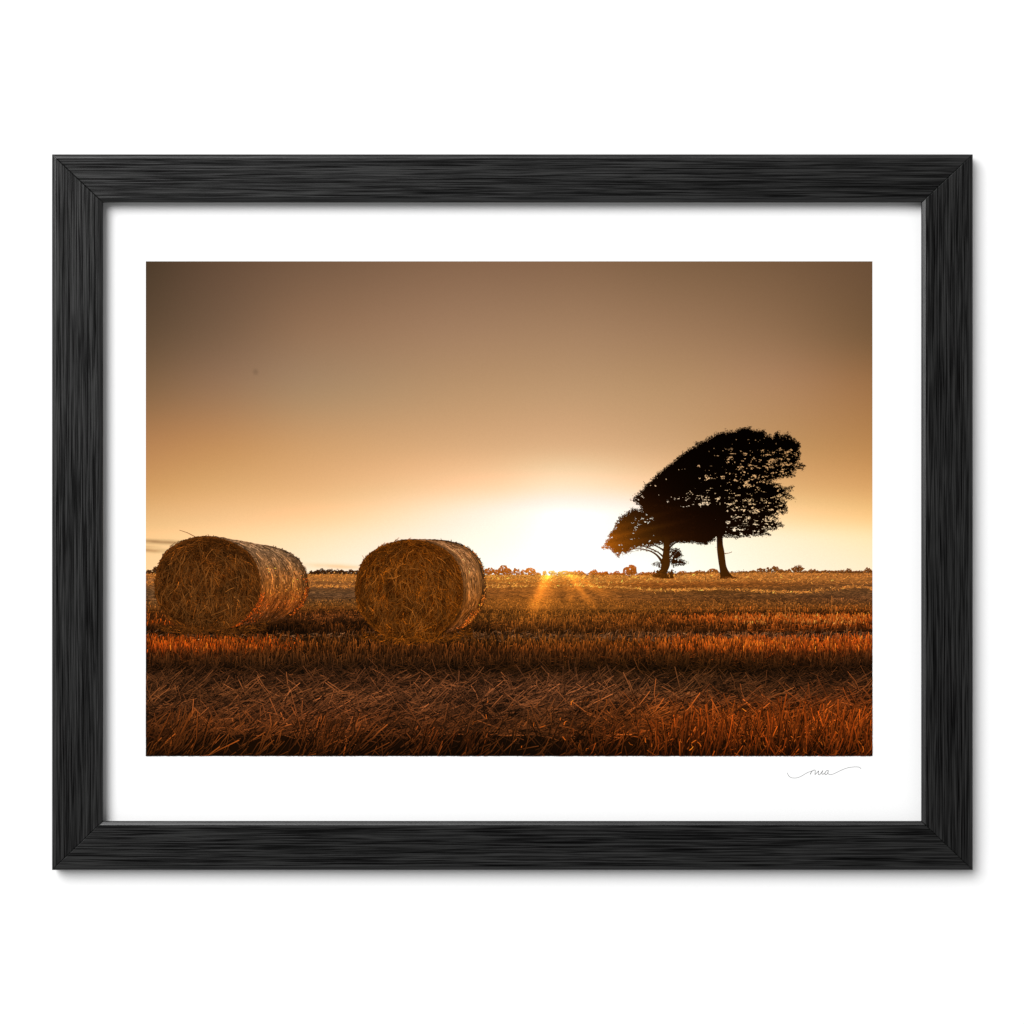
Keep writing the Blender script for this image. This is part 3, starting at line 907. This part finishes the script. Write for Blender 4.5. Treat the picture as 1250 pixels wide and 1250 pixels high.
# ------------------------------------------------------------------ printed trees
def tree_col(x, y, extra=0.0):
    d = np.hypot(x - 690, (y - 680) * 1.3)
    r = 470 * np.exp(-d / 46) + 20 * np.clip((y - 600) / 70, 0, 1)
    # streaks of flare that cross the lower crown
    for (yy, sl, a) in ((655, -.22, 22), (645, -.30, 12), (664, -.12, 14)):
        line = yy + (x - 750) * sl
        r = r + a * np.exp(-((y - line) / 3.0) ** 2) * np.clip((850 - x) / 90, 0, 1)
    r = np.clip(r + extra, 0, 235)
    return np.stack([r + 3, r * .53 * np.clip(.55 + r / 130, 0, 1) + 1, r * .085], -1)


BIG = [(772, 611), (775, 605), (781, 602), (785, 597), (788, 592), (795, 586.6), (803, 578.7), (813, 570), (823.5, 562), (834, 553), (844.6, 546.5), (853.4, 539.5),
       (865.7, 535.5), (874.5, 529.5), (883, 527), (896.7, 526.7), (907, 521.5), (914, 522), (921, 525), (932, 525.5), (936, 530), (941, 532), (943.5, 534.5), (945, 528.5),
       (949.5, 526), (953, 532), (958, 531), (962, 528), (963, 532), (969, 535), (975, 540), (978, 545), (975, 549), (978, 553), (976.5, 559), (974, 564), (983, 568),
       (980, 572.5), (972, 572), (970, 575), (970.5, 581), (964.5, 582), (956.6, 582.5), (950, 584.5), (940, 587), (951, 590.5), (955.7, 594), (967.5, 595), (965.7, 599), (958, 600.5),
       (966, 604.5), (969, 608), (963.5, 609), (955, 608), (959, 612), (961, 618), (960, 624), (956, 629), (943.6, 627.6), (949, 633), (946, 636.5), (958, 641.3), (946, 645.5), (935, 647),
       (941, 652.6), (928, 653.5), (917.6, 654.5), (902, 656.5), (891.6, 656.5), (883, 655), (875, 656), (870, 661), (861, 664.5), (853, 664), (840, 661.5), (827, 661.5), (815, 650),
       (797, 634), (786, 622), (780, 616.5)]
GAPS = [(881.5, 583, 3.6, 3.6, 1), (888, 577.5, 5, 1.4, 1), (863, 584, 5, 2.6, .85), (869, 596, 3.0, 1.4, 1), (841, 599.5, 2.6, 1.2, 1), (858, 608, 8, 2.2, 1), (857, 614.8, 10, 3.2, .95),
        (876, 608, 2.8, 2.6, .9), (877.5, 615, 1.6, 2.2, 1), (833, 572.5, 4, 1.8, .6), (853, 568, 4, 1.6, .6), (874.5, 556, 3, 1.8, .6), (888, 564, 3.4, 1.6, .9), (891, 559, 5, 2, .7),
        (909, 554.5, 4.2, 1.2, .9), (919, 560.6, 5, 2.6, .8), (904, 571.6, 5.5, 1.7, .9), (938, 571, 4.5, 1.6, .95), (941.6, 562, 9, 3.2, .6), (959, 566.5, 13, 2.4, .6), (929, 589, 5.5, 2.2, .8),
        (911, 591.5, 6, 1.8, .95), (944, 586.5, 7, 1.8, .95), (921, 582, 8, 2.8, .6), (899, 587, 6, 2, .6), (915, 610.5, 10, 2.2, .9), (893, 615, 8, 2.4, .9), (936, 613, 5.5, 1.6, .85),
        (944, 607, 4.5, .9, .95), (955, 608.5, 8, .9, .95), (898, 620.5, 5.5, 2.2, .95), (908, 623.5, 5, 1.8, .9), (923, 624.5, 9, 2.2, .6), (887.5, 638.5, 5, 2.6, .85), (913.5, 632, 4, 2.8, .85),
        (899, 632, 8, 1.2, .7), (931, 645, 5.5, .9, .9), (918.6, 648, 3, .8, .9), (895, 646.5, 7, 1.2, .7), (887, 625, 3, 3, .6), (940, 634, 10, 2, .65), (964, 551, 5, 4, .6), (971, 555, 4, 3, .6),
        (930, 549, 5, 2.4, .6), (940, 552, 6, 3, .6), (952, 548, 4, 2, .6), (890, 548, 6, 2, .5), (833, 608, 8, 3, .5), (842, 605, 6, 2.4, .6), (838, 617.5, 8, 1.4, .85), (818, 625, 4, 1.1, .85),
        (812, 586, 1.5, 1.2, .9), (798, 592, 3, 1.2, .9), (783, 606, 2.5, 2, .7), (779, 611, 3.5, 1.4, .7), (788, 613, 3, 1.2, .6), (968, 577.5, 3.5, 1, .5), (955, 578, 8, 2.2, .45),
        (915, 537, 4, 1.5, .35), (925, 538, 5, 2, .35), (908, 575, 4, 1.2, .5), (948, 577, 4, 1.5, .5), (813, 612, 1.5, 1.4, .8), (804, 603, 1.4, 1, .7), (925, 600, 5, 1, .5), (903, 602, 5, 1, .45),
        (935, 619, 5, 1, .5), (910, 641, 6, 1.1, .5), (925, 640, 5, 1.2, .5), (950, 604, 4, .8, .6)]
SMALL = [(788, 618), (780, 621.5), (776, 622), (771.5, 620.5), (763.6, 626.5), (755.8, 633), (751, 640), (748, 646), (742.5, 652.5), (744, 656), (740, 660.6), (735, 669), (743.5, 668.5), (749, 675), (755, 681),
         (758, 675.5), (766, 675), (771.5, 670.5), (782, 668), (794, 667), (800, 665), (808, 665), (817, 666), (827.5, 662), (842, 662), (846, 648), (846, 630), (826, 622), (805, 617)]
SGAPS = [(775, 643.2, 4, 1.0, 1), (784, 634, 4.5, 2, .8), (790, 637.5, 4.5, 1.6, .8), (797, 631.5, 3.5, 1.4, .8), (780, 638, 3, 1.4, .8), (807, 661, 2.2, 1.4, .95), (788, 665, 8, 1.3, .85), (769, 657, 9, 1, .6),
         (804, 672.6, 2, 1.8, .9), (818, 625, 4, 1.0, .8), (774, 650, 2, .8, .7), (762, 640, 2, 1, .4), (758, 666, 4, 1.2, .5), (756, 675, 4, 2.2, .5), (795, 660, 5, 1, .6)]
SIDE_R = [(818, 671), (826, 668.5), (829.6, 672), (834, 677), (830, 681), (834, 684), (837.6, 687.5), (833, 690.5), (822, 691.5), (818.5, 687.5)]
SRG = [(825, 674, 3, 1.5, .6), (830, 684, 4, 1.2, .7), (823, 682, 2.4, 1.8, .6), (826, 688.5, 5, 1, .5)]
SIDE_L = [(796, 687.5), (801, 687), (807, 686), (807, 692), (799, 690.5)]


def crown(art, poly, gaps, z, density=1.0, base_open=None, fringe=1.0, slits=None):
    P = np.array(poly, float)
    lo, hi = P.min(0) - 2, P.max(0) + 2

    def openness(x, y):
        """how much sky shows here: broken, mostly level slits between the leaf layers"""
        wx = x + 5.0 * (vnoise(x / 4.2, y / 3.1, 81) - .5) + 2.0 * (vnoise(x / 1.7, y / 1.4, 84) - .5)
        wy = y + 3.2 * (vnoise(x / 4.6, y / 3.3, 82) - .5) + 1.4 * (vnoise(x / 1.5, y / 1.3, 85) - .5)
        g = np.zeros(x.shape)
        for (cx, cy, rx, ry, a) in gaps:
            e = ((wx - cx) / (rx * .95)) ** 2 + ((wy - cy + .12 * (wx - cx)) / (ry * .92)) ** 2
            g = np.maximum(g, a * (.98 - e))
        n1 = vnoise(x / 2.1, y / 1.25, 86)
        n2 = vnoise(x / 1.1, y / .9, 87)
        ed = edge_dist(P, x, y)
        g = g * .8
        if slits is not None:
            sl = vnoise((x + .6 * y) / 5.0, (y - .16 * (x - 900) + 1.4 * vnoise(x / 7, y / 5, 93)) / 1.55, 92)
            g = np.maximum(g, slits(x, y) * (sl - .66) * 2.6)
        b = base_open(x, y) if base_open is not None else .0
        return g + b + (.75 + .5 * (g > .02)) * (n1 - .64) + (.5 + .7 * (g > .02)) * (n2 - .58) - .22 * (ed > 3.5) * (g < .05)
    TH = .20
    st = .9
    gx_, gy_ = np.meshgrid(np.arange(lo[0], hi[0], st), np.arange(lo[1], hi[1], st))
    gx_, gy_ = gx_.ravel(), gy_.ravel()
    ins = inside(P, gx_, gy_)
    gx_, gy_ = gx_[ins], gy_[ins]
    ok = (edge_dist(P, gx_, gy_) > 1.6) & (openness(gx_, gy_) < TH - .08)
    qx, qy = gx_[ok], gy_[ok]
    n = len(qx)
    h = st / 2
    X = qx[:, None] + np.array([-h, -h, h, h])[None]
    Y = qy[:, None] + np.array([-h, h, h, -h])[None]
    art.add(X.ravel(), Y.ravel(), z, tree_col(X.ravel(), Y.ravel()), (np.arange(n) * 4)[:, None] + np.array([[0, 1, 2, 3]]))
    # leaves
    area = len(gx_) * st * st
    m = int(area * 1.6 * density)
    x = rng.uniform(lo[0], hi[0], m * 3)
    y = rng.uniform(lo[1], hi[1], m * 3)
    k = inside(P, x, y)
    x, y = x[k][:m], y[k][:m]
    k = openness(x, y) < TH + .05 + rng.exponential(.17, len(x))
    x, y = x[k], y[k]
    c = tree_col(x, y, 0) * np.exp(rng.normal(0, .10, len(x)))[:, None]
    art.leaves(x, y, rng.uniform(.35, .85, len(x)), c, z + 2 + rng.uniform(0, 14, len(x)), .75)
    m = int(area * 1.5 * density)
    x = rng.uniform(lo[0], hi[0], m * 3)
    y = rng.uniform(lo[1], hi[1], m * 3)
    k = inside(P, x, y)
    x, y = x[k][:m], y[k][:m]
    k = openness(x, y) < TH + .1 + rng.exponential(.5, len(x))
    x, y = x[k], y[k]
    art.leaves(x, y, rng.uniform(.2, .5, len(x)), tree_col(x, y, 0), z + 2 + rng.uniform(0, 14, len(x)), .8)
    # ragged outline: little sprays of leaves
    seg = np.roll(P, -1, 0) - P
    ln = np.hypot(seg[:, 0], seg[:, 1])
    m = int(ln.sum() / 2.4 * fringe)
    i = rng.choice(len(P), m, p=ln / ln.sum())
    t = rng.uniform(0, 1, m)
    rad = rng.uniform(.5, 1.9, m) ** 1.2
    cx = P[i, 0] + seg[i, 0] * t + rng.normal(0, .6, m)
    cy = P[i, 1] + seg[i, 1] * t + rng.normal(0, .5, m)
    k = 11
    x = (cx[:, None] + rng.normal(0, 1, (m, k)) * rad[:, None] * .85).ravel()
    y = (cy[:, None] + rng.normal(0, 1, (m, k)) * rad[:, None] * .6).ravel()
    art.leaves(x, y, rng.uniform(.25, .7, m * k), tree_col(x, y, rng.uniform(0, 14, m * k)), z + 2 + rng.uniform(0, 14, m * k), .8)


def limb(art, pts, z, extra=0.0):
    """tapering limb along points (x, y, width)"""
    pts = np.array(pts, float)
    tt = np.linspace(0, len(pts) - 1, (len(pts) - 1) * 5 + 1)
    q = np.stack([pchip(np.arange(len(pts)), pts[:, k], tt) for k in range(3)], 1)
    d = np.gradient(q[:, :2], axis=0)
    d /= np.linalg.norm(d, axis=1)[:, None] + 1e-9
    nrm = np.stack([-d[:, 1], d[:, 0]], 1)
    a = q[:, :2] + nrm * q[:, 2:3] / 2
    b = q[:, :2] - nrm * q[:, 2:3] / 2
    X = np.stack([a[:, 0], b[:, 0]], 1)
    Y = np.stack([a[:, 1], b[:, 1]], 1)
    art.grid(X, Y, z, tree_col(X.ravel(), Y.ravel(), extra * np.clip((Y.ravel() - 654) / 16, 0, 1)).reshape(X.shape + (3,)))


big = Art()
crown(big, BIG, GAPS, 130.0, 1.0, lambda x, y: .10 * np.clip((x - 868) / 40, 0, 1) * np.clip((y - 545) / 15, 0, 1) + .07 * np.clip((x - 930) / 20, 0, 1) - .12 * (x < 850)
      - .30 * (x < 868) * np.clip((y - 622) / 6, 0, 1), 1.0,
      lambda x, y: np.clip((x - 884) / 14, 0, 1) * np.clip((y - 546) / 10, 0, 1) * .85
      + .6 * np.exp(-((x - 852) / 22) ** 2 - ((y - 608) / 9) ** 2) + .55 * np.exp(-((x - 862) / 12) ** 2 - ((y - 580) / 9) ** 2))
limb(big, [(886.5, 706, 16), (884.5, 700, 11.5), (882, 690, 8.6), (880, 675, 8.8), (878.7, 664, 7.4), (878.5, 655, 7.2), (880, 640, 6.2), (881.5, 622, 5.4), (882, 605, 5), (883, 594, 4.2), (887, 582, 3), (892, 570, 2)], 150.0, 34)
limb(big, [(883, 594, 3.6), (878.5, 588, 2.6), (876, 580, 2), (872, 572, 1.4)], 151.5)
limb(big, [(872, 640, 2.5), (872, 625, 3.2), (871.5, 611, 3.0), (868, 600, 2.2)], 151.5)
limb(big, [(872, 612, 1.6), (862, 611.2, 1.2), (850, 612, .9)], 152.5)
limb(big, [(883, 622, 2.2), (893, 619, 1.6), (903, 617, 1.4), (912, 612, 1.0), (918, 606, .8)], 152.5)
limb(big, [(882, 604, 2.2), (893, 598, 1.8), (905, 597, 1.4), (920, 600, 1.0)], 152.5)
limb(big, [(884, 592, 2.4), (894, 580, 1.8), (903, 575, 1.4), (915, 566, 1.0)], 153.5)
limb(big, [(883, 640, 1.8), (895, 641, 1.2), (912, 638, .9), (930, 640, .7)], 153.5)
big.leaves(np.array([886., 888, 891, 893, 875.4, 874]), np.array([676., 675.5, 674.6, 673.8, 670, 668]), np.array([.9, .9, 1., .8, .8, .7]),
           tree_col(np.full(6, 760.), np.full(6, 660.)), np.full(6, 155.0))
limb(big, [(884, 675.5, .7), (889, 675.2, .5), (893, 674, .4)], 154.5, 90)
x_, y_ = rng.normal(890, 7, 90), 704.8 + rng.uniform(-.8, 1.2, 90)
big.leaves(x_, y_, rng.uniform(.6, 1.4, 90), np.array([96, 50, 14.]) * rng.normal(1, .15, (90, 1)), 154 + rng.uniform(0, 5, 90), .5)
big.build('printed_tree', paper, 'printed tall windswept tree leaning left with a broad black crown')

small = Art()
crown(small, SMALL, SGAPS, 160.0, 1.0, lambda x, y: .03 - .2 * (x > 800), 1.0, lambda x, y: .40 * np.exp(-((x - 784) / 14) ** 2 - ((y - 638) / 9) ** 2))
crown(small, SIDE_R, SRG, 160.0, 1.0, lambda x, y: .10 + 0 * x)
crown(small, SIDE_L, [], 160.0, .8, lambda x, y: .15 + 0 * x)
limb(small, [(808, 705.5, 20), (808.5, 701, 13.5), (810.5, 696, 9), (812.5, 688, 11), (813, 680, 9), (813.5, 672, 8), (814, 663, 7), (815, 652, 5)], 180.0, 16)
limb(small, [(809.5, 688, 4.2), (804, 680, 2.6), (799, 675.5, 2.0), (790, 671.5, 1.5), (778, 669.8, 1.1), (768, 670.5, .8)], 181.5, 10)
limb(small, [(810, 680, 2.4), (803, 674, 1.6), (794, 669.8, 1.3), (782, 666, 1.0), (770, 663, .7)], 182.5, 10)
limb(small, [(811, 672, 2.2), (802, 667, 1.6), (790, 661.5, 1.2), (778, 657.5, .8)], 182.5)
limb(small, [(815, 672, 2.4), (820, 666, 1.8), (828, 660, 1.4)], 182.5)
limb(small, [(820, 706, 5), (819.6, 700, 3.4), (820.4, 695, 1.6)], 183.5, 30)
for (cx, cy, sx, m) in ((806, 702.5, 5, 150), (803, 699, 2.6, 50), (820, 700, 2, 40)):
    x_, y_ = rng.normal(cx, sx, m), np.minimum(cy + rng.normal(0, 1.6, m), 706)
    small.leaves(x_, y_, rng.uniform(.6, 1.3, m), tree_col(x_, y_, rng.uniform(20, 50, m)), 184 + rng.uniform(0, 5, m), .8)
x_ = rng.uniform(772, 812, 60)          # thin twigs trailing under the lower crown
small.leaves(x_, 670 + rng.uniform(-2, 3, 60), rng.uniform(.3, .7, 60), tree_col(x_, np.full(60, 670.), 40), 186 + rng.uniform(0, 5, 60), .6)
x_ = rng.uniform(752, 800, 170)
y_ = np.interp(x_, [752, 768, 785, 800], [678, 672.5, 670, 673]) + rng.normal(0, 1.6, 170) * np.interp(x_, [752, 775, 800], [1.8, 1, .6])
kk = vnoise(x_ / 4, y_ / 3, 91) > .42
small.leaves(x_[kk], y_[kk], rng.uniform(.3, .8, int(kk.sum())), tree_col(x_[kk], y_[kk], 30), 187 + rng.uniform(0, 5, int(kk.sum())), .7)
small.build('printed_tree', paper, 'printed smaller tree with a spreading crown lit orange by the low sun')

# ------------------------------------------------------------------ signature in the lower margin
sig = Art()


def pen(pts, w, g, z):
    pts = np.array(pts, float) / 9.615 + np.array([940.0, 910.0])
    tt = np.linspace(0, len(pts) - 1, (len(pts) - 1) * 6 + 1)
    q = np.stack([pchip(np.arange(len(pts)), pts[:, k], tt) for k in range(2)], 1)
    d = np.gradient(q, axis=0)
    d /= np.linalg.norm(d, axis=1)[:, None] + 1e-9
    nrm = np.stack([-d[:, 1], d[:, 0]], 1)
    a, b = q + nrm * w / 2, q - nrm * w / 2
    i = np.arange(len(q) - 1)[:, None] * 2
    P_ = np.stack([a, b], 1).reshape(-1, 2)
    sig.P.append(P_)
    sig.Z.append(np.full(len(P_), z))
    sig.K.append(ink(np.full((len(P_), 3), float(g))))
    sig.F.append(i + np.array([[0, 1, 3, 2]]) + sig.n)
    sig.n += len(P_)


pen([(203, 320), (212, 345), (232, 368), (258, 380), (295, 382), (335, 374), (375, 356), (415, 332), (455, 312), (492, 300)], .55, 105, 14)
pen([(470, 342), (478, 322), (492, 302)], .6, 80, 16)
pen([(474, 336), (488, 308), (508, 291), (524, 288), (531, 297), (529, 318), (527, 343)], .62, 75, 18)
pen([(527, 343), (548, 322), (572, 297)], .6, 80, 20)
pen([(572, 297), (566, 320), (568, 340), (580, 344), (602, 318), (622, 292)], .62, 75, 22)
pen([(622, 292), (610, 316), (608, 334), (620, 338), (640, 322)], .62, 75, 24)
pen([(684, 292), (664, 296), (648, 316), (644, 336), (656, 344), (674, 326), (686, 294)], .62, 75, 26)
pen([(686, 294), (680, 318), (686, 334), (706, 343), (735, 337), (775, 320), (830, 293), (890, 269), (950, 255), (1010, 251), (1045, 255), (1060, 264), (1067, 275)], .55, 110, 28)
sig.build('signature', paper, 'thin grey handwritten signature in the lower right margin')

# ------------------------------------------------------------------ lamps, world, camera
w = bpy.data.worlds.new('World')
bpy.context.scene.world = w
w.use_nodes = True
w.node_tree.nodes['Background'].inputs[0].default_value = (1, 1, 1, 1)
w.node_tree.nodes['Background'].inputs[1].default_value = 0.36

L = bpy.data.lights.new('studio_softbox', 'AREA')
L.shape = 'DISK'
L.size = 7.8
L.energy = 1400
lo = bpy.data.objects.new('studio_softbox', L)
C.objects.link(lo)
from mathutils import Vector
tgt = Vector((0, 0, ZC))
lo.location = tgt + Vector((-0.44, -1.0, 0.47)) * 9.0
lo.rotation_euler = (tgt - lo.location).to_track_quat('-Z', 'Y').to_euler()

cam = bpy.data.cameras.new('camera')
cam.lens = LENS
cam.sensor_width = 36
cam.clip_start = 0.05
cam.clip_end = 50
co = bpy.data.objects.new('camera', cam)
C.objects.link(co)
co.location = (0, -(DIST + D_FRONT * S), ZC)
co.rotation_euler = (math.pi / 2, 0, 0)
sc = bpy.context.scene
sc.camera = co
sc.view_settings.view_transform = 'Standard'
sc.view_settings.look = 'None'
sc.view_settings.exposure = 0
sc.view_settings.gamma = 1
sc.view_settings.use_curve_mapping = False
